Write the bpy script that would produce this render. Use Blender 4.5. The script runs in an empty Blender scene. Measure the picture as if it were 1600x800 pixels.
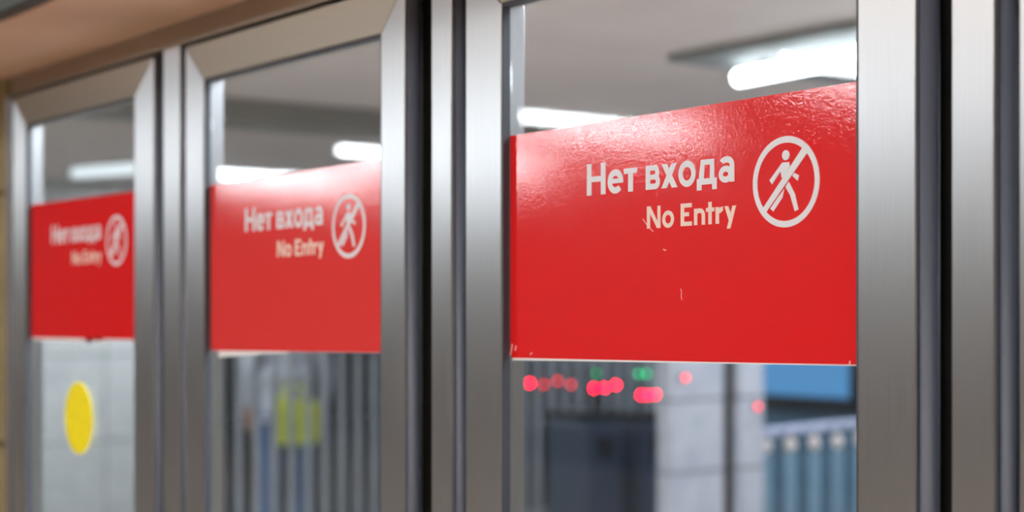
import bpy, bmesh, math, random
from mathutils import Vector, Matrix
random.seed(4)
sc = bpy.context.scene
C = sc.collection

# ------------------------------------------------------------------ camera, world, exposure
AZ = math.radians(36.78)                       # angle between the view axis and the row of doors
cam_d = bpy.data.cameras.new('camera'); cam = bpy.data.objects.new('camera', cam_d); C.objects.link(cam)
cam.location = (0, -1.37, 1.514)
cam.rotation_euler = (math.pi/2, 0, math.pi/2 - AZ)
cam_d.sensor_width = 36; cam_d.lens = 36*2555/1600
cam_d.shift_y = 89/1600
cam_d.clip_start = 0.02
cam_d.dof.use_dof = True; cam_d.dof.focus_distance = 1.99; cam_d.dof.aperture_fstop = 2.7
cam_d.dof.aperture_blades = 0
sc.camera = cam
w = bpy.data.worlds.new('world'); sc.world = w; w.use_nodes = True
w.node_tree.nodes['Background'].inputs[0].default_value = (.5, .55, .62, 1)
w.node_tree.nodes['Background'].inputs[1].default_value = .15
sc.view_settings.view_transform = 'Standard'; sc.view_settings.look = 'None'
sc.view_settings.gamma = 1; sc.view_settings.use_curve_mapping = False
sc.view_settings.exposure = 0.0
sc.cycles.use_denoising = True
E_TUBE = 55.0       # front hall tubes
E_BACK = 11.0        # back hall tubes
E_PF = 11.0; E_PB = 25.0   # unseen square panels added to brighten front and rear halls

# ------------------------------------------------------------------ materials
def lin(c):
    return tuple(((v/255)/12.92 if v/255 <= .04045 else ((v/255+.055)/1.055)**2.4) for v in c)+(1,)
def mat(name, rgb, rough=.5, metal=0, spec=.5, coat=0, coat_rough=.1):
    m = bpy.data.materials.new(name); m.use_nodes = True
    b = m.node_tree.nodes['Principled BSDF']
    b.inputs['Base Color'].default_value = lin(rgb); b.inputs['Roughness'].default_value = rough
    b.inputs['Metallic'].default_value = metal; b.inputs['Specular IOR Level'].default_value = spec
    b.inputs['Coat Weight'].default_value = coat; b.inputs['Coat Roughness'].default_value = coat_rough
    return m
def nodes(m): return m.node_tree.nodes, m.node_tree.links, m.node_tree.nodes['Principled BSDF']
def noise_setup(m, scale=(1, 1, 1), freq=5, detail=4, col=None, rough=None, bump=None, dist=.001):
    N, L, b = nodes(m)
    tc = N.new('ShaderNodeTexCoord'); mp = N.new('ShaderNodeMapping'); mp.inputs['Scale'].default_value = scale
    geo = N.new('ShaderNodeNewGeometry')
    L.new(geo.outputs['Position'], mp.inputs['Vector'])
    n = N.new('ShaderNodeTexNoise'); n.inputs['Scale'].default_value = freq; n.inputs['Detail'].default_value = detail
    L.new(mp.outputs[0], n.inputs['Vector'])
    if col:
        r = N.new('ShaderNodeValToRGB'); r.color_ramp.elements[0].color = lin(col[0]); r.color_ramp.elements[1].color = lin(col[1])
        r.color_ramp.elements[0].position = .3; r.color_ramp.elements[1].position = .7
        L.new(n.outputs['Fac'], r.inputs[0]); L.new(r.outputs[0], b.inputs['Base Color'])
    if rough:
        q = N.new('ShaderNodeMapRange'); q.inputs[1].default_value = .3; q.inputs[2].default_value = .7
        q.inputs[3].default_value = rough[0]; q.inputs[4].default_value = rough[1]
        L.new(n.outputs['Fac'], q.inputs[0]); L.new(q.outputs[0], b.inputs['Roughness'])
    if bump:
        u = N.new('ShaderNodeBump'); u.inputs['Strength'].default_value = bump; u.inputs['Distance'].default_value = dist
        L.new(n.outputs['Fac'], u.inputs['Height']); L.new(u.outputs[0], b.inputs['Normal'])
    return n
def brushed(name, rgb, vertical=True, rough=(.3, .38), aniso=.75):
    m = mat(name, rgb, .34, 1.0)
    sc_ = (160, 160, 1.2) if vertical else (1.2, 160, 160)
    d = [int(v*.96) for v in rgb]
    noise_setup(m, sc_, 5, 5, col=(d, rgb), rough=rough, bump=.03, dist=.0003)
    N, L, b = nodes(m)
    b.inputs['Anisotropic'].default_value = aniso
    t = N.new('ShaderNodeCombineXYZ'); t.inputs[0].default_value = 1 if vertical else 0; t.inputs[2].default_value = 0 if vertical else 1
    L.new(t.outputs[0], b.inputs['Tangent'])
    return m
def emis(name, rgb, k):
    m = bpy.data.materials.new(name); m.use_nodes = True
    N, L = m.node_tree.nodes, m.node_tree.links
    N.remove(N['Principled BSDF']); e = N.new('ShaderNodeEmission')
    e.inputs[0].default_value = lin(rgb); e.inputs[1].default_value = k
    L.new(e.outputs[0], N['Material Output'].inputs[0])
    return m
def stone(name, c1, c2, joint, tile=(.6, .34), axis='YZ', rough=.35, offset=0, mortar=.006):
    """stone slabs with dark joints, laid out in world metres"""
    m = mat(name, c1, rough); N, L, b = nodes(m)
    geo = N.new('ShaderNodeNewGeometry'); sx = N.new('ShaderNodeSeparateXYZ'); cx = N.new('ShaderNodeCombineXYZ')
    L.new(geo.outputs['Position'], sx.inputs[0])
    a = {'X': 0, 'Y': 1, 'Z': 2}
    L.new(sx.outputs[a[axis[0]]], cx.inputs[0]); L.new(sx.outputs[a[axis[1]]], cx.inputs[1])
    mp = N.new('ShaderNodeMapping'); mp.inputs['Location'].default_value = (offset, offset*.3, 0)
    L.new(cx.outputs[0], mp.inputs[0])
    br = N.new('ShaderNodeTexBrick'); br.offset = 0; br.inputs['Scale'].default_value = 1
    br.inputs['Brick Width'].default_value = tile[0]; br.inputs['Row Height'].default_value = tile[1]
    br.inputs['Mortar Size'].default_value = mortar
    br.inputs['Mortar'].default_value = lin(joint)
    L.new(mp.outputs[0], br.inputs['Vector'])
    n = N.new('ShaderNodeTexNoise'); n.inputs['Scale'].default_value = 6; n.inputs['Detail'].default_value = 8; n.inputs['Distortion'].default_value = 1.5
    L.new(geo.outputs['Position'], n.inputs['Vector'])
    r = N.new('ShaderNodeValToRGB'); r.color_ramp.elements[0].color = lin(c1); r.color_ramp.elements[1].color = lin(c2)
    r.color_ramp.elements[0].position = .35; r.color_ramp.elements[1].position = .65
    L.new(n.outputs['Fac'], r.inputs[0]); L.new(r.outputs[0], br.inputs['Color1']); L.new(r.outputs[0], br.inputs['Color2'])
    L.new(br.outputs['Color'], b.inputs['Base Color'])
    return m

steel_v = brushed('brushed steel upright', (214, 215, 218), True)
steel_h = brushed('brushed steel rail', (196, 186, 170), False, rough=(.36, .44))
steel_dull = mat('dull steel', (120, 122, 125), .35, 1.0); noise_setup(steel_dull, (1, 1, 1), 12, 3, rough=(.3, .45))
rubber = mat('anthracite rubber', (80, 88, 106), .5, 0, .6); noise_setup(rubber, (1, 1, .2), 30, 3, rough=(.45, .55))
black = mat('black rubber', (16, 15, 16), .6); noise_setup(black, (1, 1, 1), 40, 3, rough=(.5, .7))
gasket_m = mat('glazing rubber', (66, 70, 80), .5); noise_setup(gasket_m, (1, 1, .2), 30, 3, rough=(.4, .55))
soffit_m = mat('tan painted plaster', (208, 172, 144), .5)
noise_setup(soffit_m, (1, 1, 1), 3, 5, col=((200, 164, 136), (216, 180, 152)), bump=.2, dist=.004)
ceil_m = mat('warm grey ceiling plaster', (206, 192, 188), .7)
noise_setup(ceil_m, (1, 1, 1), 2, 5, col=((200, 186, 181), (212, 198, 193)))
ceilf_m = mat('front hall ceiling plaster', (205, 204, 202), .7)
noise_setup(ceilf_m, (1, 1, 1), 2, 5, col=((198, 197, 195), (210, 209, 207)))
fascia_m = mat('dark green grey metal', (70, 76, 74), .4, .6); noise_setup(fascia_m, (1, 1, 1), 8, 3, rough=(.35, .5))
wallf_m = stone('front hall stone cladding', (124, 120, 116), (146, 142, 136), (90, 80, 70), (.9, .6), 'XZ')
wallf2_m = stone('grey end wall cladding', (104, 100, 98), (124, 120, 118), (70, 66, 62), (.9, .6), 'YZ')
walls_m = stone('side stone cladding', (150, 138, 122), (176, 164, 148), (90, 80, 70), (.9, .6), 'YZ')
pier_m = stone('ochre marble', (158, 146, 112), (176, 162, 126), (90, 80, 60), (.9, .6), 'XZ')
marble_m = stone('pale grey marble', (214, 218, 220), (232, 234, 234), (120, 124, 126), (.86, .62), 'YZ', offset=.1)
pillar_m = stone('pale pillar marble', (186, 190, 204), (204, 206, 216), (140, 142, 152), (.9, .36), 'YZ', mortar=.01)
floorf_m = stone('brown granite floor', (166, 152, 142), (186, 172, 160), (120, 100, 86), (.6, .6), 'XY', .3)
floorb_m = stone('dark granite floor', (32, 38, 46), (46, 54, 64), (40, 40, 42), (.6, .6), 'XY', .3)
floorn_m = stone('light stone floor', (176, 174, 172), (196, 194, 190), (120, 118, 116), (.6, .6), 'XY', .35)
farwall_m = stone('far dark stone wall', (34, 34, 34), (46, 46, 46), (24, 24, 24), (.9, .6), 'YZ')
tube_m = emis('fluorescent tube front', (240, 246, 250), E_TUBE)
tubed_m = emis('weak fluorescent tube', (236, 246, 252), 1.6)
tubeb_m = emis('fluorescent tube back', (236, 246, 252), E_BACK)
housing_m = mat('white lamp housing', (180, 182, 182), .5); noise_setup(housing_m, (1, 1, 1), 20, 2, rough=(.4, .6))
recess_m = mat('dark grey lamp recess', (112, 114, 114), .6); noise_setup(recess_m, (1, 1, 1), 5, 2, rough=(.5, .7))
end_m = mat('tube end cap', (150, 152, 155), .4, .8); noise_setup(end_m, (1, 1, 1), 20, 2, rough=(.3, .5))
fence_m = mat('grey painted fence bar', (176, 180, 186), .4, .0)
noise_setup(fence_m, (1, 1, 1), 6, 3, col=((156, 162, 170), (174, 180, 188)))
turn_m = mat('dark blue grey turnstile metal', (66, 80, 102), .35, .3); noise_setup(turn_m, (1, 1, 1), 6, 3, rough=(.3, .45))
red_led = emis('red signal lamp', (255, 0, 44), 50); red_dim = emis('dim red signal lamp', (255, 40, 60), 9)
green_led = emis('green signal lamp', (0, 160, 96), 11); green_dim = emis('dim green signal lamp', (0, 170, 100), 5)
booth_m = mat('blue grey booth panel', (88, 124, 150), .4, .1); noise_setup(booth_m, (1, 1, 1), 5, 3, rough=(.35, .5))
booth_dk = mat('dark booth frame', (24, 34, 44), .4); noise_setup(booth_dk, (1, 1, 1), 10, 3, rough=(.35, .5))
booth_lit = emis('blue lit booth window', (96, 158, 214), .95)
rail_m = mat('pale lavender handrail', (206, 212, 240), .3); noise_setup(rail_m, (1, 1, 1), 9, 2, rough=(.25, .35))
knob_m = mat('pale baluster head', (236, 226, 220), .35); noise_setup(knob_m, (1, 1, 1), 9, 2, rough=(.3, .4))
balus_m = mat('pale blue grey baluster', (128, 160, 182), .4); noise_setup(balus_m, (1, 1, 1), 9, 2, rough=(.3, .5))
yellow_m = mat('yellow film', (250, 232, 0), .4); noise_setup(yellow_m, (1, 1, 1), 60, 3, col=((246, 228, 0), (252, 236, 8)))
white_edge = mat('white film edge', (226, 228, 232), .5); noise_setup(white_edge, (1, 1, 1), 60, 3, rough=(.45, .6))
text_w = mat('white lettering film', (222, 226, 236), .35); noise_setup(text_w, (1, 1, 1), 900, 2, rough=(.3, .45))
text_c = mat('cream lettering film', (234, 214, 204), .35); noise_setup(text_c, (1, 1, 1), 900, 2, rough=(.3, .45))
scr_m = mat('pale scratch', (255, 220, 214), .6); noise_setup(scr_m, (1, 1, 1), 300, 2, rough=(.5, .7))
def red_film(name, rgb):
    m = mat(name, rgb, .3, 0, .5)
    N, L, b = nodes(m)
    n = noise_setup(m, (1, 1, 1), 280, 2, bump=.16, dist=.0005)
    n.inputs['Distortion'].default_value = .8
    b.inputs['Roughness'].default_value = .075; b.inputs['Specular IOR Level'].default_value = .75
    return m
red_m = red_film('red sign film', (222, 30, 34)); veiled_m = red_film('glare veiled red sign film', (222, 62, 62))  # second film carries the reflected glare veil in its base colour
def glass():
    m = bpy.data.materials.new('clear door glass'); m.use_nodes = True
    N, L = m.node_tree.nodes, m.node_tree.links
    N.remove(N['Principled BSDF'])
    tr = N.new('ShaderNodeBsdfTransparent'); gl = N.new('ShaderNodeBsdfGlossy'); gl.inputs['Roughness'].default_value = .012
    tr.inputs[0].default_value = (.93, .95, .95, 1)
    lw = N.new('ShaderNodeLayerWeight'); lw.inputs['Blend'].default_value = .5
    # facing weight is even on both faces, so the far face does not turn into a mirror
    pw = N.new('ShaderNodeMath'); pw.operation = 'POWER'; pw.inputs[1].default_value = 5
    ml = N.new('ShaderNodeMath'); ml.operation = 'MULTIPLY_ADD'; ml.inputs[1].default_value = .9; ml.inputs[2].default_value = .05
    L.new(lw.outputs['Facing'], pw.inputs[0]); L.new(pw.outputs[0], ml.inputs[0])
    mx = N.new('ShaderNodeMixShader'); L.new(ml.outputs[0], mx.inputs[0]); L.new(tr.outputs[0], mx.inputs[1]); L.new(gl.outputs[0], mx.inputs[2])
    L.new(mx.outputs[0], N['Material Output'].inputs[0])
    return m
glass_m = glass()

# ------------------------------------------------------------------ mesh helpers
def box(bm, x0, x1, y0, y1, z0, z1):
    v = [bm.verts.new(p) for p in ((x0,y0,z0),(x1,y0,z0),(x1,y1,z0),(x0,y1,z0),(x0,y0,z1),(x1,y0,z1),(x1,y1,z1),(x0,y1,z1))]
    for f in ((0,3,2,1),(4,5,6,7),(0,1,5,4),(1,2,6,5),(2,3,7,6),(3,0,4,7)): bm.faces.new([v[i] for i in f])
def prism(bm, pts, y0, y1):
    """polygon in XZ given counter-clockwise seen from -Y, extruded along Y from y0 (front) to y1"""
    a = [bm.verts.new((x, y0, z)) for x, z in pts]; b = [bm.verts.new((x, y1, z)) for x, z in pts]
    bm.faces.new(a); bm.faces.new(b[::-1])
    n = len(pts)
    for i in range(n): bm.faces.new((a[i], b[i], b[(i+1) % n], a[(i+1) % n]))
def tube(bm, p, q, r, seg=16, r2=None):
    p, q = Vector(p), Vector(q); d = (q-p).normalized()
    u = d.orthogonal().normalized(); v = d.cross(u); r2 = r if r2 is None else r2
    A = [bm.verts.new(p + (u*math.cos(t)+v*math.sin(t))*r) for t in [i*2*math.pi/seg for i in range(seg)]]
    B = [bm.verts.new(q + (u*math.cos(t)+v*math.sin(t))*r2) for t in [i*2*math.pi/seg for i in range(seg)]]
    bm.faces.new(A[::-1]); bm.faces.new(B)
    for i in range(seg):
        f = bm.faces.new((A[i], A[(i+1) % seg], B[(i+1) % seg], B[i])); f.smooth = True
def ball(bm, c, r, sz=(1, 1, 1)):
    M = Matrix.Translation(c) @ Matrix.Diagonal((sz[0], sz[1], sz[2], 1))
    k = bmesh.ops.create_uvsphere(bm, u_segments=20, v_segments=12, radius=r, matrix=M)
    for v in k['verts']:
        for f in v.link_faces: f.smooth = True
def obj(name, bm, m, parent=None, bevel=0, origin=None):
    bmesh.ops.recalc_face_normals(bm, faces=bm.faces)
    me = bpy.data.meshes.new(name)
    if origin is not None: bmesh.ops.translate(bm, verts=bm.verts, vec=-Vector(origin))
    bm.to_mesh(me); bm.free()
    o = bpy.data.objects.new(name, me); C.objects.link(o); me.materials.append(m)
    if origin is not None: o.location = origin
    if parent:
        o.parent = parent
    if bevel:
        b = o.modifiers.new('bevel', 'BEVEL'); b.width = bevel; b.segments = 2; b.limit_method = 'ANGLE'
    return o
def empty(name, loc, rz=0):
    o = bpy.data.objects.new(name, None); C.objects.link(o); o.location = loc; o.rotation_euler.z = rz
    o.empty_display_size = .1
    return o
def tag(o, label, cat, group=None, kind=None):
    o['label'] = label; o['category'] = cat
    if group: o['group'] = group
    if kind: o['kind'] = kind
    return o
def struct(o, label, cat):
    return tag(o, label, cat, kind='structure')
def B(): return bmesh.new()

# ------------------------------------------------------------------ room shell
HF, HB = 2.95, 2.45
def slab(name, m, label, cat, *d):
    b = B(); box(b, *d); return struct(obj(name, b, m), label, cat)
slab('floor', floorf_m, 'brown granite floor of the hall in front of the doors', 'floor', -20.2, 3.2, -9.2, .0, -.1, 0)
slab('floor', floorb_m, 'dark granite floor of the far hall beyond the fence', 'floor', -20.2, -10, 0, 12.2, -.1, 0)
slab('floor', floorn_m, 'light stone floor behind the glass doors', 'floor', -10, 3.2, 0, 12.2, -.1, 0)
slab('ceiling', ceilf_m, 'high ceiling of the hall in front of the doors', 'ceiling', -20.2, 3.2, -9.2, .16, HF, HF+.1)
slab('ceiling', ceil_m, 'low warm grey ceiling seen through the upper door glass', 'ceiling', -20.2, 3.2, .16, 12.2, HB, HB+.1)
slab('wall_front', wallf_m, 'stone clad wall opposite the row of doors', 'wall', -20.2, 3.2, -9.2, -9, 0, HF)
slab('wall_left', wallf2_m, 'stone clad wall at the far left end of the front hall', 'wall', -20.2, -20, -9, 0, 0, HF)
slab('wall_left', farwall_m, 'dark far wall beyond the barred fence', 'wall', -20.2, -20, 0, 12.2, 0, HB)
slab('wall_right', walls_m, 'stone clad wall at the right end of the front hall', 'wall', 3, 3.2, -9, 0, 0, HF)
slab('wall_right', walls_m, 'stone wall at the right end of the rear hall', 'wall', 3, 3.2, 0, 12.2, 0, HB)
slab('wall_back', farwall_m, 'dark stone back wall of the rear hall', 'wall', -20, 3, 12, 12.2, 0, HB)
slab('wall_doors', pier_m, 'ochre marble pier at the left end of the door row', 'wall', -20, -3.858, -.02, .05, 0, 2.0725)
slab('wall_doors', ceilf_m, 'plastered wall above the row of glass doors', 'wall', -20, 3, 0, .16, 2.073, HF)
slab('wall_doors', pier_m, 'marble wall to the right of the last glass door', 'wall', .08, 3, 0, .16, 0, 2.073)
# tan soffit projecting over the doors with a metal edge
b = B(); box(b, -20, 3, -.275, -.001, 2.073, 2.16)
struct(obj('trim_1', b, soffit_m), 'tan plastered soffit projecting above the row of doors', 'soffit')
b = B(); box(b, -20, 3, -.31, -.276, 2.073, 2.16)
struct(obj('trim_2', b, fascia_m, bevel=.004), 'dark metal edge strip along the tan soffit', 'edge strip')
b = B(); box(b, -3.858, .079, 0, .06, 2.029, 2.0725)
h = struct(obj('trim_3', b, steel_h, bevel=.0015), 'brushed steel header rail above the row of doors', 'header')
b = B(); box(b, -3.858, .079, .012, .055, 2.012, 2.0285)
obj('header_seal', b, black, h)
# downstand beam under the rear ceiling
b = B(); box(b, -6.72, -6.42, .17, 11.9, HB-.1, HB-.001)
struct(obj('trim_4', b, mat('beam plaster', (128, 124, 120), .7)), 'grey downstand beam crossing the rear ceiling', 'beam')
# marble wall seen through the left door
b = B(); box(b, -11.6, -11.2, .17, 3.95, 0, HB-.001)
struct(obj('wall_rear', b, marble_m), 'pale grey marble wall with joints seen through the left door', 'wall')
# pillars
def pillar(n, y0, y1, label):
    b = B(); box(b, -6.1, -6.0, y0, y1, 0, HB-.001)
    return struct(obj('trim_%d' % n, b, pillar_m, bevel=.008), label, 'pillar')
pillar(5, 4.09, 4.46, 'wide pale marble pillar to the right of the red signal lights')
pillar(6, 4.565, 4.745, 'narrow pale marble pillar to the right of a dark gap')
b = B(); box(b, -6.09, -6.05, 4.461, 4.564, 0, HB-.001)  # dark box stands in for the shadow in the pillar gap
struct(obj('trim_7', b, mat('dark gap shade', (44, 42, 40), .5, .3)), 'dark strip painted as the shadowed gap between the two marble pillars', 'strip')

# ------------------------------------------------------------------ doors
ZB, Z0, Z1, ZT = .02, .14, 1.952, 2.021
GY = .0140    # front face of the glass
def door(n, xa, xb, xc, xd, label):
    """xa..xb left stile, xc..xd right stile"""
    d = struct(empty('door_%d' % n, (xa, 0, 0)), label, 'door')
    def part(name, b, m, bev=0, par=d):
        o = obj(name, b, m, None, bev, origin=(xa, 0, 0)); o.parent = par; o.location = (0, 0, 0); return o
    g = .0005
    b = B(); prism(b, [(xa, ZB), (xb-g, Z0+g), (xb-g, Z1-g), (xa, ZT-g)], 0, .042); part('stile', b, steel_v, .0012)
    b = B(); prism(b, [(xd, ZB), (xd, ZT-g), (xc+g, Z1-g), (xc+g, Z0+g)], 0, .042); part('stile', b, steel_v, .0012)
    b = B(); prism(b, [(xa+g, ZT), (xb, Z1), (xc, Z1), (xd-g, ZT)], 0, .042); part('top_rail', b, steel_h, .0012)
    b = B(); prism(b, [(xa+g, ZB), (xd-g, ZB), (xc, Z0), (xb, Z0)], 0, .042); part('bottom_rail', b, steel_h, .0012)
    t = .003
    b = B()
    y0, y1 = .0012, GY-.0006
    box(b, xb, xb+t, y0, y1, Z0, Z1); box(b, xc-t, xc, y0, y1, Z0, Z1)
    box(b, xb+t, xc-t, y0, y1, Z1-t*2, Z1); box(b, xb+t, xc-t, y0, y1, Z0, Z0+t)
    part('glazing_gasket', b, gasket_m)
    b = B(); box(b, xb, xc, GY, GY+.006, Z0, Z1); part('glass_pane', b, glass_m)
    b = B(); tube(b, (xd+.0105, .011, ZB), (xd+.0105, .011, ZT), .0103, 24)
    part('edge_seal', b, rubber)
    return d
door(1, -3.805, -3.721, -3.110, -3.018, 'leftmost glass door, with a yellow disc below its red sign')
door(2, -2.873, -2.797, -2.176, -2.108, 'middle glass door with a washed out red sign and bars behind')
door(3, -1.945, -1.858, -1.203, -1.124, 'nearest glass door with the sharp red sign')
door(4, -.995, -.908, -.253, -.174, 'glass door cut off by the right edge of the photo')
def post(n, x0, x1, ga, gb, label):
    """steel post x0..x1; ga and gb are the neighbouring door edges"""
    b = B(); box(b, x0, x1, 0, .06, 0, 2.0285)
    p = struct(obj('trim_%d' % n, b, steel_v, bevel=.0012), label, 'door post')
    b = B(); tube(b, (x1+.0085, .013, 0), (x1+.0085, .013, 2.02), .0083, 24); obj('edge_seal', b, rubber, p)
    b = B(); box(b, ga+.0005, x0-.0005, .033, .055, 0, 2.012); box(b, x1+.0005, gb-.0005, .033, .055, 0, 2.012)
    obj('jamb_seal', b, black, p)
    return p
post(8, -3.857, -3.835, -3.8575, -3.805, 'narrow steel post left of the leftmost door')
post(9, -2.973, -2.899, -3.018, -2.873, 'brushed steel post between the leftmost and middle doors')
post(10, -2.034, -1.982, -2.108, -1.945, 'brushed steel post between the middle and nearest doors')
post(11, -1.077, -1.025, -1.124, -.995, 'brushed steel post right of the nearest door')
post(12, -.125, .0795-.045, -.174, .0795, 'brushed steel post at the right end of the door row')

# ------------------------------------------------------------------ signs: lettering drawn in millimetres
def E_ring(cx, cz, rx, rz, wd, a0=0, a1=360, n=40):
    """closed or open elliptic band, wd wide, as a list of quads"""
    out = []
    for i in range(n):
        t0 = math.radians(a0+(a1-a0)*i/n); t1 = math.radians(a0+(a1-a0)*(i+1)/n)
        q = []
        for t, r in ((t0, -.5), (t1, -.5), (t1, .5), (t0, .5)):
            q.append((cx+(rx+r*wd)*math.cos(t), cz+(rz+r*wd)*math.sin(t)))
        out.append(q)
    return out
def R(x0, x1, z0, z1): return [(x0, z0), (x1, z0), (x1, z1), (x0, z1)]
RU = [R(173, 182.4, 218, 259.6), R(201.8, 211.1, 218, 259.6), R(182.4, 201.8, 235.4, 242.5),          # Н
      E_ring(231.2, 233.2, 11.4, 11.6, 8.4, 0, 318), R(219, 246.6, 230.9, 236.9),                      # е
      R(256.7, 266.2, 218.3, 243), [(248.2, 241.7), (273.6, 241.9), (275, 248.5), (248.2, 248.5)],      # т
      R(290.8, 299.3, 218.5, 249), R(299, 308, 242.2, 249), R(299, 308.5, 230.8, 237.2), R(299, 308.5, 218.5, 225.8),
      E_ring(308, 240, 4.7, 5.7, 7.2, -90, 90, 14), E_ring(308.5, 228, 5.4, 5.9, 7.4, -90, 90, 14),   # в
      [(320.8, 249), (331, 249), (350.1, 218.6), (339.8, 218.6)], [(339, 249), (349.3, 249), (330.4, 218.6), (320.2, 218.6)],  # х
      E_ring(367.5, 234, 11.7, 12.3, 7.9, 0, 360),                                                      # о
      R(392.2, 415, 242.6, 249.1), [(392.2, 249.1), (388.3, 225.5), (397.6, 225.5), (399.3, 249.1)], R(408.2, 415.8, 225.5, 249.1),
      R(385.2, 420, 218.7, 226), R(385.2, 393.5, 212, 219), R(412.1, 420, 212, 219),                     # д
      R(442, 450.1, 219.3, 240), E_ring(436.8, 240.2, 9.4, 6.4, 7.6, -2, 148, 18),
      E_ring(435.2, 228.9, 8.2, 6.6, 7.2, 0, 360, 30)]                                                  # а
EN = [R(293, 299, 169.2, 197.3), R(313, 318.6, 169.2, 197.3), [(293, 197.3), (299.6, 197.3), (318.6, 169.2), (312, 169.2)],  # N
      E_ring(332.8, 179.5, 8.1, 8.2, 5.4, 0, 360),                                                      # o
      R(356, 362.3, 169.6, 197.5), R(362, 376, 192.3, 197.5), R(362, 371.3, 181.4, 186.4), R(362, 376.3, 169.6, 174.8),  # E
      R(380, 385.8, 169.8, 190), R(393.7, 399.5, 169.8, 182), E_ring(389.8, 182, 6.8, 5.4, 5.6, 0, 150, 14),  # n
      R(405.4, 411.3, 169.8, 197), R(401.2, 415.8, 185.2, 190),                                          # t
      R(418, 424, 169.8, 190), E_ring(431, 179.6, 8.2, 8.0, 5.4, 92, 150, 8),                           # r
      [(447, 190.4), (453.1, 190.4), (443.3, 163.2), (437.2, 163.2)], [(433.3, 190.4), (439.6, 190.4), (446.5, 176.5), (441.6, 171)]]  # y
CIRC = [E_ring(533.5, 213.4, 48.9, 48.9, 7.4, 0, 360, 64)]
SLASH = [[(560.8, 251.6), (497.0, 184.2), (501.8, 178.8), (569.0, 246.0)]]
MAN = [[[(533.9, 244), (533.9+5.9*math.cos(a), 244+5.9*math.sin(a)), (533.9+5.9*math.cos(b_), 244+5.9*math.sin(b_))]
         for a, b_ in [(i*math.pi/12, (i+1)*math.pi/12) for i in range(24)]],
       [(528.5, 236), (539.4, 235.8), (540.2, 230.6), (530.2, 219.2), (527.4, 218.2), (525.6, 226.2), (512.2, 211.8), (508, 216.6)],
       [(544, 219.6), (547.6, 222.8), (554.8, 219.4), (552.6, 213.4)],
       [(538.6, 213.4), (548.2, 198.8), (553.8, 180.6), (548, 178.6), (540.9, 197.4), (533.4, 207.4)],
       [(531.8, 205.4), (528.8, 195.4), (514.2, 180), (509.2, 183.6), (520.6, 195.2)]]
def curve_band(pts, wd):
    out = []
    for (x0, z0), (x1, z1) in zip(pts, pts[1:]):
        d = Vector((x1-x0, z1-z0)); n = Vector((-d.y, d.x)).normalized()*wd/2
        out.append([(x0-n.x, z0-n.y), (x1-n.x, z1-n.y), (x1+n.x, z1+n.y), (x0+n.x, z0+n.y)])
    return out
SCRATCHES = [([(204, 276), (207, 272), (209, 266), (209.8, 261), (213, 258), (216, 255.5)], .5),
             ([(285, 182), (289, 178), (293, 174)], .6), ([(299, 169.5), (302, 167), (305, 165)], .7),
             ([(324, 142), (326, 141), (329, 140.5)], 1.2), ([(356, 92), (357.5, 88), (357, 82), (358.5, 78)], .6),
             ([(2, 2), (5, 9), (7, 18)], 1.4), ([(14, 9), (16, 16)], 1.2), ([(49, 4), (53, 7)], 1.2), ([(630, 4), (631, 9)], 1)]
def polys(shapes, y0, y1):
    """one thin plate per stroke (a polygon, or a band as a list of polygons);
    crossing strokes differ in thickness by a hair so that their faces never coincide"""
    b = B()
    for k, sh in enumerate(shapes):
        for q in (sh if isinstance(sh[0], list) else [sh]):
            ar = sum(q[i][0]*q[(i+1) % len(q)][1]-q[(i+1) % len(q)][0]*q[i][1] for i in range(len(q)))
            if ar < 0: q = q[::-1]
            prism(b, [(x/1000, z/1000) for x, z in q], y0-.00001*(k % 8), y1)
    return b
def sign(x0, xl, xr, zl, zr, tl, tr, label, ztext=0, edge=None, film=None):
    """x0: origin of the artwork; xl..xr the film on the glass; z corners (left/right bottom, left/right top)"""
    s = tag(empty('no_entry_sign', (x0, GY, 1.452)), label, 'sign', 'red no entry signs on the glass doors')
    def loc(pts): return [(x-x0, z-1.452) for x, z in pts]
    b = B(); prism(b, loc([(xl+.0045, zl), (xr, zr), (xr, tr), (xl, tl), (xl, zl+.006)]), -.0010, -.0003)
    obj('red_film', b, film or red_m, s)
    if edge is None: edge = [(xl+.0045, xr)]
    b = B()
    for e0, e1, h0, h1 in edge:
        f = lambda x: zl+(zr-zl)*(x-xl)/(xr-xl)
        prism(b, loc([(e0, f(e0)-h0), (e1, f(e1)-h1), (e1, f(e1)+.001), (e0, f(e0)+.001)]), -.0008, -.0002)
    obj('white_border', b, white_edge, s)
    for nm, q, m in (('russian_lettering', RU, text_w), ('english_lettering', EN, text_c), ('prohibition_ring', CIRC, text_w),
                     ('diagonal_bar', SLASH, text_w), ('walking_figure', MAN, text_w)):
        y0 = -.0014 if nm != 'diagonal_bar' else -.0015
        o = obj(nm, polys(q, y0, -.0009), m, s); o.location.z = ztext
    return s
s3 = sign(-1.856, -1.8545, -1.2062, 1.4505, 1.4570, 1.7645, 1.7690,
          'sharp red no entry sign with white lettering on the nearest glass door',
          edge=[(-1.850, -1.2062, .0032, .0012)])
for pts_, wd_ in SCRATCHES: obj('scratch', polys([curve_band(pts_, wd_)], -.00160, -.0009), scr_m, s3)
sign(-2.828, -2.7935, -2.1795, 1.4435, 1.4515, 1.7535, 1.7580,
     'coral red no entry sign, glare veil painted in, on the middle glass door', -.0095, film=veiled_m,
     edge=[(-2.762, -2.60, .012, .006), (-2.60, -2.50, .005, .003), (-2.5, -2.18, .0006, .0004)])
sign(-3.7630, -3.7175, -3.1135, 1.4565, 1.4600, 1.7660, 1.7625,
     'blurred dark red no entry sign above the yellow disc, on the leftmost door', 0,
     edge=[(-3.71, -3.36, .006, .008), (-3.40, -3.30, .010, .009), (-3.36, -3.1135, .004, .005)])
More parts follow.
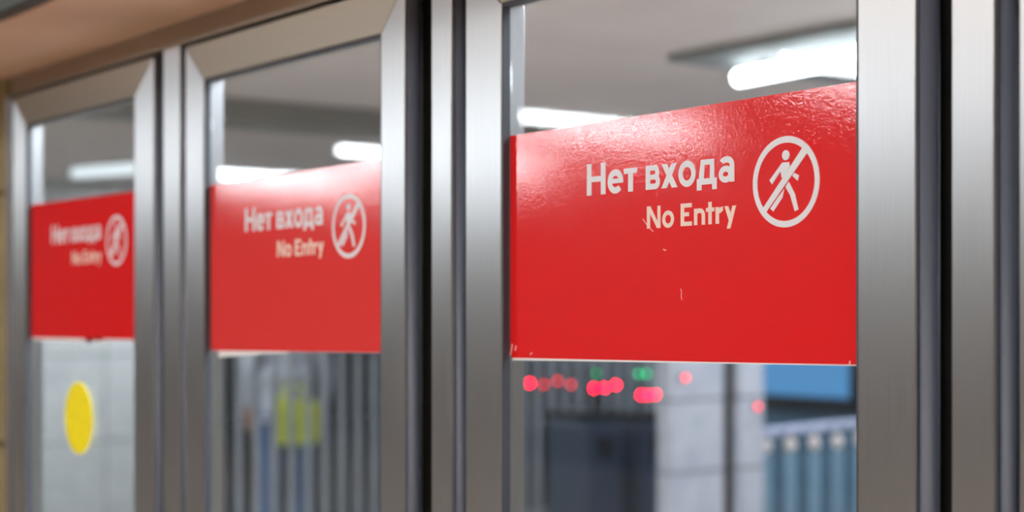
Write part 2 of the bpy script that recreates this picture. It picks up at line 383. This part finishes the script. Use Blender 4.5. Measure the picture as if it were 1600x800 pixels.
# yellow visibility disc on the left door's glass
b = B(); cx_, cz_ = -3.435, 1.284
pts = [(.079*math.cos(i*math.pi/32), .079*math.sin(i*math.pi/32)) for i in range(64)]
prism(b, pts, -.0009, -.0003)
o = obj('yellow_disc', b, yellow_m); o.location = (cx_, GY, cz_)
tag(o, 'plain yellow round sticker on the leftmost door glass', 'sticker')

# ------------------------------------------------------------------ ceiling lights
def copy_tree(o, parent=None):
    c = o.copy(); C.objects.link(c)
    if parent: c.parent = parent
    for ch in list(o.children): copy_tree(ch, c)
    return c
def make_light(L=1.5, r=.045, m=tube_m, label='', group=None, drop=.06):
    """tube luminaire along local +Y, origin on the ceiling at its first end"""
    e = tag(empty('tube_light', (0, 0, 0)), label, 'ceiling light', group)
    b = B(); box(b, -.05, .05, .0, L, -.02, -.0005); obj('housing', b, housing_m, e, .004)
    b = B(); tube(b, (0, .03, -drop), (0, L-.03, -drop), r, 20); obj('tube', b, m, e)
    for y0, y1 in ((.0, .03), (L-.03, L)):
        b = B(); tube(b, (0, y0, -drop), (0, y1, -drop), r+.002, 16); box(b, -.012, .012, y0, y1, -drop+.0, -.019); obj('end_cap', b, end_m, e)
    return e
FG = 'tube lights on the front hall ceiling'
L0 = make_light(1.75, .032, tube_m, 'white tube light mirrored in the nearest door glass, left above the red sign', FG)
L0.location = (-9.13, -7.2, HF)
spots = [(-6.25, -6.8, 'white tube light mirrored at the upper right corner of the nearest sign'),
         (-11.95, -7.4, 'white tube light mirrored at the right above the middle door sign'),
         (-14.75, -7.6, 'white tube light mirrored at the left above the middle door sign'),
         (-12.3, -8.12, 'white tube light by the opposite wall, shining on the left edge of the nearest sign')]
for x, y, lab in spots:
    o = copy_tree(L0); o.location = (x, y, HF); o['label'] = lab
BG = 'tube lights on the rear hall ceiling'
L1 = make_light(1.0, .032, tubed_m, 'pale tube light seen through the leftmost door, above its sign', BG, .05)
L1.location = (-9.98, 2.60, HB); L1.rotation_euler.z = math.radians(-72)
L2 = make_light(1.2, .03, tubeb_m, 'unseen tube light added to brighten the rear hall', BG, .05)  # unseen tubes, added to light the rear hall
L2.location = (-6.0, 8.6, HB)
for x, y, rz in ((-16.5, 5.2, 0), (-13.2, 8.2, 0), (-3.2, 8.5, 0), (-8.2, 9.4, 0), (-9.6, 7.9, 0), (1.9, 4, 0)):
    o = copy_tree(L2); o.location = (x, y, HB); o.rotation_euler.z = math.radians(rz); o['label'] = 'unseen tube light added to brighten the rear hall'
# dark panel with a bright tube
p = tag(empty('panel_light', (-4.40, 2.62, HB)), 'dark ceiling panel with a bright tube seen through the nearest door', 'ceiling light')
b = B(); box(b, .0, 1.7, 0, 1.5, -.03, -.0005); obj('dark_panel', b, recess_m, p, .004)
b = B(); tube(b, (.10, .26, -.075), (1.45, .13, -.075), .030, 20); obj('tube', b, tubeb_m, p)
for x, y in ((.25, .2455), (1.25, .149)):
    b = B(); box(b, x-.012, x+.012, y-.012, y+.012, -.05, -.029); obj('tube_bracket', b, end_m, p)
# square diffusers added out of view to brighten both halls
def make_fill_panel(sz, m, lab, group):
    e = tag(empty('fill_light', (0, 0, 0)), lab, 'ceiling light', group)
    h_ = sz/2; q = h_-.03
    b = B(); box(b, -h_, h_, -h_, -q, -.05, -.0005); box(b, -h_, h_, q, h_, -.05, -.0005); box(b, -h_, -q, -q, q, -.05, -.0005); box(b, q, h_, -q, q, -.05, -.0005)
    obj('frame', b, housing_m, e)
    b = B(); box(b, -q, q, -q, q, -.045, -.02); obj('diffuser', b, m, e)
    return e
pc_m = emis('small fill panel', (240, 246, 252), 110)
pf_m = emis('front hall fill panel', (255, 246, 236), E_PF); pb_m = emis('rear hall fill panel', (238, 244, 252), E_PB)
P0 = make_fill_panel(1.1, pf_m, 'unseen square light added to brighten the front hall', 'added fill lights on the front hall ceiling')
P0.location = (-2.4, -2.2, HF)
for x, y in ((-.4, -2.2), (1.5, -2.2), (-2.4, -4.6), (-.4, -4.6), (1.5, -4.6), (-4.4, -1.9)):
    o = copy_tree(P0); o.location = (x, y, HF)
P1 = make_fill_panel(1.0, pb_m, 'unseen square light added to brighten the rear hall', 'added fill lights on the rear hall ceiling')
P1.location = (-3.0, .80, HB)
for x, y in ((-1.7, .85), (-1.7, 2.1), (-4.3, .72), (-9.6, .9)):
    o = copy_tree(P1); o.location = (x, y, HB)
P2 = make_fill_panel(.6, pb_m, 'small unseen light added to brighten the rear hall', 'small added fill lights on the rear hall ceiling')
P2.location = (-5.3, 4.6, HB)
for x, y in ((-4.6, 5.4), (-6.9, 5.6), (1.25, 2.35)):
    o = copy_tree(P2); o.location = (x, y, HB)
P3 = make_fill_panel(.3, pc_m, 'small unseen fill light added behind the post left of the middle door', 'small added fill lights on the rear hall ceiling')  # small unseen lamps added to brighten the marble wall and the person
P3.location = (-9.7, 3.15, HB)
o = copy_tree(P3); o.location = (-8.72, 2.74, HB); o.scale = (.8, .8, 1)
o = copy_tree(P3); o.location = (-10.75, 3.62, HB)

# ------------------------------------------------------------------ fence of upright bars
f = tag(empty('barred_fence', (-8, 2.5, 0)), 'fence of pale grey upright flat bars seen through the middle door', 'fence')
FH = 2.0
n = int(3.3/.108)
for i in range(n):
    b = B(); box(b, -.007, .007, .02+i*.108, .02+i*.108+.044, .05, FH-.04); obj('bar', b, fence_m, f, .003)
for z in (.05, FH-.04):
    b = B(); box(b, -.02, .02, 0, n*.108, z-.04, z); obj('rail', b, fence_m, f, .003)
for y in (-.045, n*.108+.001):
    b = B(); box(b, -.03, .03, y, y+.044, 0, FH); obj('fence_post', b, fence_m, f, .004)

# ------------------------------------------------------------------ turnstiles with signal lights
def turnstile(x, y, h, label):
    t = tag(empty('turnstile', (x, y, 0)), label, 'turnstile', 'turnstiles beyond the nearest door')
    b = B(); box(b, -.36, 0, -.13, .13, .0, h-.05); obj('cabinet', b, turn_m, t, .03)
    b = B(); box(b, -.35, -.01, -.12, .12, h-.05, h); obj('top_cover', b, booth_dk, t, .012)
    b = B(); tube(b, (-.18, .13, .80), (-.18, .155, .80), .05, 16); tube(b, (-.18, .15, .80), (-.18, .20, .42), .016, 12); obj('arm', b, steel_dull, t)
    b = B(); box(b, .0, .012, -.06, .06, .72, .84); obj('reader_panel', b, booth_dk, t, .004)
    return t
turnstile(-6.87, 4.40, .97, 'left dark turnstile cabinet, nearest the fence')
turnstile(-6.87, 4.80, .95, 'right dark turnstile cabinet, next to the wide marble pillar')
def lamp(x, y, z, m, label, cat_group, stem=0, r=.012):
    e = tag(empty('signal_light', (x, y, z)), label, 'signal light', cat_group)
    b = B(); tube(b, (-.030, 0, 0), (-.002, 0, 0), r*1.15, 16)
    if stem: tube(b, (-.016, 0, -stem), (-.016, 0, 0), .005, 10)
    obj('lamp_body', b, booth_dk, e)
    b = B(); ball(b, (-.002, 0, 0), r, (.5, 1, 1)); obj('lens', b, m, e)
    return e
RG = 'small red signal lights'; GG = 'small green signal lights'
lamp(-7.962, 4.720, 1.083, red_led, 'bright red signal light alone on the fence, leftmost of the bright ones', RG)
lamp(-7.962, 4.828, 1.072, red_dim, 'dim red signal light on the fence, just right of the leftmost bright one', RG)
lamp(-7.962, 4.936, 1.092, red_dim, 'dim red signal light on the fence, middle of the three dim ones', RG)
lamp(-7.962, 5.044, 1.066, red_dim, 'dim red signal light on the fence, nearest the left turnstile', RG)
for y, lab in ((4.348, 'left'), (4.426, 'middle')):
    lamp(-6.9, y, 1.102, red_led, lab+' one of three bright red lights on the left turnstile', RG, .132)
lamp(-6.9, 4.508, 1.116, red_led, 'right one of three bright red lights on the left turnstile', RG, .146)
lamp(-6.9, 4.366, 1.184, green_dim, 'dim green signal light above the red ones on the left turnstile', GG, .214)
for y, z, m, lab in ((4.692, 1.055, red_led, 'first'), (4.746, 1.053, red_led, 'second'), (4.80, 1.054, red_led, 'third'),
                  (4.855, 1.056, red_led, 'fourth'), (4.908, 1.048, red_led, 'fifth')):
    lamp(-6.9, y, z, m, lab+' from the left in the bright red cluster beside the marble pillar', RG, z-.95)
lamp(-6.93, 4.70, 1.172, green_led, 'left one of two bright green lights above the red cluster', GG, .222)
lamp(-6.93, 4.76, 1.170, green_led, 'right one of two bright green lights above the red cluster', GG, .220)
lamp(-5.969, 4.166, 1.193, red_dim, 'pinkish glowing spot on the wide marble pillar', RG)  # small glowing pink spots on the pillars
lamp(-5.969, 4.671, 1.033, red_dim, 'pinkish glowing spot on the narrow marble pillar', RG)

# ------------------------------------------------------------------ booth and handrail to the right
bt = tag(empty('ticket_booth', (-8.3, 6.6, 0)), 'blue lit booth window behind the handrail, seen through the nearest door', 'booth')
b = B(); box(b, 0, 2.6, 0, 1.4, 0, .87); obj('base_panel', b, booth_m, bt, .01)
b = B(); box(b, -.02, 2.62, -.06, 1.4, .87, .967); obj('counter', b, booth_dk, bt, .008)
b = B(); box(b, .06, 1.23, .04, .06, .967, 2.2); obj('window_pane', b, booth_lit, bt)
b = B(); box(b, 1.38, 2.55, .04, .06, .967, 2.2); obj('window_pane', b, booth_lit, bt)
for xa_, xb_ in ((0, .06), (1.23, 1.38), (2.55, 2.6)):
    b = B(); box(b, xa_, xb_, 0, .1, .967, 2.2); obj('window_post', b, booth_dk, bt, .004)
b = B(); box(b, 0, 2.6, 0, 1.4, 2.2, HB-.01); obj('fascia_panel', b, booth_m, bt, .01)
hr = tag(empty('handrail', (-6.15, 4.80, 0)), 'pale lavender handrail with balusters in front of the blue booth', 'handrail')
b = B()
P = [Vector((0, .12*i, .875+.0035*i)) for i in range(13)]
for a, c in zip(P, P[1:]): tube(b, a, c, .025, 14)
for q in P: ball(b, q, .025)
obj('rail', b, rail_m, hr)
for i in range(7):
    y = .12+i*.187
    b = B(); box(b, -.02, .0, y-.045, y+.045, .03, .76); obj('baluster', b, balus_m, hr, .004)
    b = B(); tube(b, (-.01, y, .75), (-.01, y, .865), .008, 10); ball(b, (-.01, y, .805), .034, (1, 1, 1.2)); obj('baluster_head', b, knob_m, hr)
b = B(); box(b, -.04, .03, -.02, 1.46, 0, .03); obj('foot_rail', b, steel_dull, hr, .003)
for y in (.0, 1.44):
    b = B(); tube(b, (0, y, .0), (0, y, .87), .02, 14); obj('end_post', b, rail_m, hr)
# ------------------------------------------------------------------ person behind the fence
def skin(name, verts, edges, rad, m, parent, lvl=1):
    me = bpy.data.meshes.new(name); me.from_pydata(verts, edges, []); o = bpy.data.objects.new(name, me); C.objects.link(o)
    me.materials.append(m)
    sk = o.modifiers.new('skin', 'SKIN'); sk.use_smooth_shade = True
    for i, r in enumerate(rad):
        d = me.skin_vertices[0].data[i]; d.radius = r if isinstance(r, tuple) else (r, r)
        d.use_root = (i == 0)
    ss = o.modifiers.new('subdivision', 'SUBSURF'); ss.levels = lvl; ss.render_levels = lvl
    o.parent = parent
    return o
skin_m = mat('skin', (206, 160, 136), .5); noise_setup(skin_m, (1, 1, 1), 20, 3, col=((198, 150, 126), (212, 168, 144)))
hair_m = mat('brown hair', (62, 44, 34), .6); noise_setup(hair_m, (8, 8, 1), 20, 3, col=((50, 36, 28), (74, 54, 42)))
jean_m = mat('blue denim', (46, 84, 132), .8); noise_setup(jean_m, (1, 1, 1), 60, 3, col=((38, 74, 120), (56, 96, 146)))
jack_m = mat('pale grey cloth', (196, 200, 214), .8); noise_setup(jack_m, (1, 1, 1), 25, 3, col=((184, 188, 204), (206, 210, 222)))
shoe_m = mat('dark shoe leather', (34, 32, 34), .5); noise_setup(shoe_m, (1, 1, 1), 30, 3, rough=(.4, .6))
bag_m = mat('yellow bag cloth', (214, 224, 20), .6); noise_setup(bag_m, (1, 1, 1), 30, 3, col=((204, 214, 12), (222, 232, 40)))
pr = tag(empty('person', (-8.75, 3.47, 0), math.radians(-115)), 'person in a pale top and blue jeans standing behind the barred fence', 'person')
V = [(0, 0, .98), (0, 0, 1.12), (0, .01, 1.30), (0, .01, 1.42), (0, -.005, 1.50), (0, -.015, 1.58), (0, -.02, 1.67)]
Ed = [(0, 1), (1, 2), (2, 3), (3, 4), (4, 5), (5, 6)]
Rd = [(.13, .10), (.12, .09), (.14, .095), (.10, .075), .05, .072, .08]
def chain(root, pts, rs):
    i = root
    for p_, r_ in zip(pts, rs):
        V.append(p_); Rd.append(r_); Ed.append((i, len(V)-1)); i = len(V)-1
    return i
for sx in (-1, 1):
    chain(0, [(sx*.085, 0, .90), (sx*.095, -.01, .50), (sx*.10, .02, .10), (sx*.105, -.09, .035)], [.082, .056, .038, .034])
    fx = -.16 if sx == 1 else -.02
    h = chain(3, [(sx*.19, .01, 1.40), (sx*.23, .02, 1.12), (sx*.22, fx-.06, .92), (sx*.215, fx-.08, .86)], [.052, .042, .028, .026])
    hx, hy, hz = V[h]
    for k, (dx, ln) in enumerate(((-.026, .062), (-.009, .072), (.009, .068), (.026, .054))):
        chain(h, [(hx+.3*dx, hy+dx, hz-.035), (hx+.3*dx-sx*.008, hy+dx, hz-.035-ln*.6), (hx+.3*dx-sx*.024, hy+dx, hz-.035-ln)], [.009, .008, .007])
    chain(h, [(hx-sx*.01, hy-.035, hz-.015), (hx-sx*.02, hy-.045, hz-.05)], [.010, .008])
skin('body', V, Ed, Rd, skin_m, pr, 2)
# nose, ears and eyes grow from the head surface
b = B(); ball(b, (0, -.105, 1.645), .014, (.8, 1, 1.4)); ball(b, (-.078, -.01, 1.65), .022, (.4, .8, 1.3)); ball(b, (.078, -.01, 1.65), .022, (.4, .8, 1.3))
obj('nose_and_ears', b, skin_m, pr)
b = B(); ball(b, (-.03, -.088, 1.672), .011); ball(b, (.03, -.088, 1.672), .011); obj('eyes', b, white_edge, pr)
b = B(); ball(b, (0, -.092, 1.605), .022, (1.1, .4, .3)); obj('mouth', b, mat('lips', (170, 96, 90), .5), pr)
b = B(); ball(b, (0, .012, 1.70), .098, (.92, 1.02, .88)); ball(b, (0, .055, 1.62), .075, (1, .8, 1.3)); obj('hair', b, hair_m, pr)
skin('jacket', [(0, 0, 1.0), (0, 0, 1.14), (0, .01, 1.31), (0, .01, 1.43), (-.19, .01, 1.41), (-.232, .02, 1.12), (-.222, -.07, .94),
                (.19, .01, 1.41), (.232, .02, 1.12), (.222, -.20, .94), (0, 0, .90)],
     [(0, 1), (1, 2), (2, 3), (3, 4), (4, 5), (5, 6), (3, 7), (7, 8), (8, 9), (0, 10)],
     [(.16, .12), (.15, .115), (.165, .12), (.12, .09), .07, .056, .042, .07, .056, .042, (.155, .12)], jack_m, pr, 2)
skin('jeans', [(0, 0, .96), (-.085, 0, .86), (-.095, -.01, .50), (-.10, .02, .09), (.085, 0, .86), (.095, -.01, .50), (.10, .02, .09)],
     [(0, 1), (1, 2), (2, 3), (0, 4), (4, 5), (5, 6)], [(.14, .11), .10, .074, .058, .10, .074, .058], jean_m, pr, 2)
for sx in (-1, 1):
    b = B(); ball(b, (sx*.103, -.05, .045), .05, (.95, 2.5, .9)); obj('shoe', b, shoe_m, pr)
bg = tag(empty('handbag', (-8.48, 3.37, 0), math.radians(-25)), 'bright yellow bag at the hip of the person behind the fence', 'bag')
b = B(); box(b, -.055, .055, -.14, .14, .74, 1.0); obj('bag_body', b, bag_m, bg, .03)
b = B(); box(b, .0545, .06, -.13, .13, .86, .99); obj('flap', b, bag_m, bg, .002)
b = B(); tube(b, (0, .09, .99), (0, .04, 1.08), .010, 8); tube(b, (0, .04, 1.08), (0, -.04, 1.08), .010, 8); tube(b, (0, -.04, 1.08), (0, -.09, .99), .010, 8); obj('handle', b, bag_m, bg)
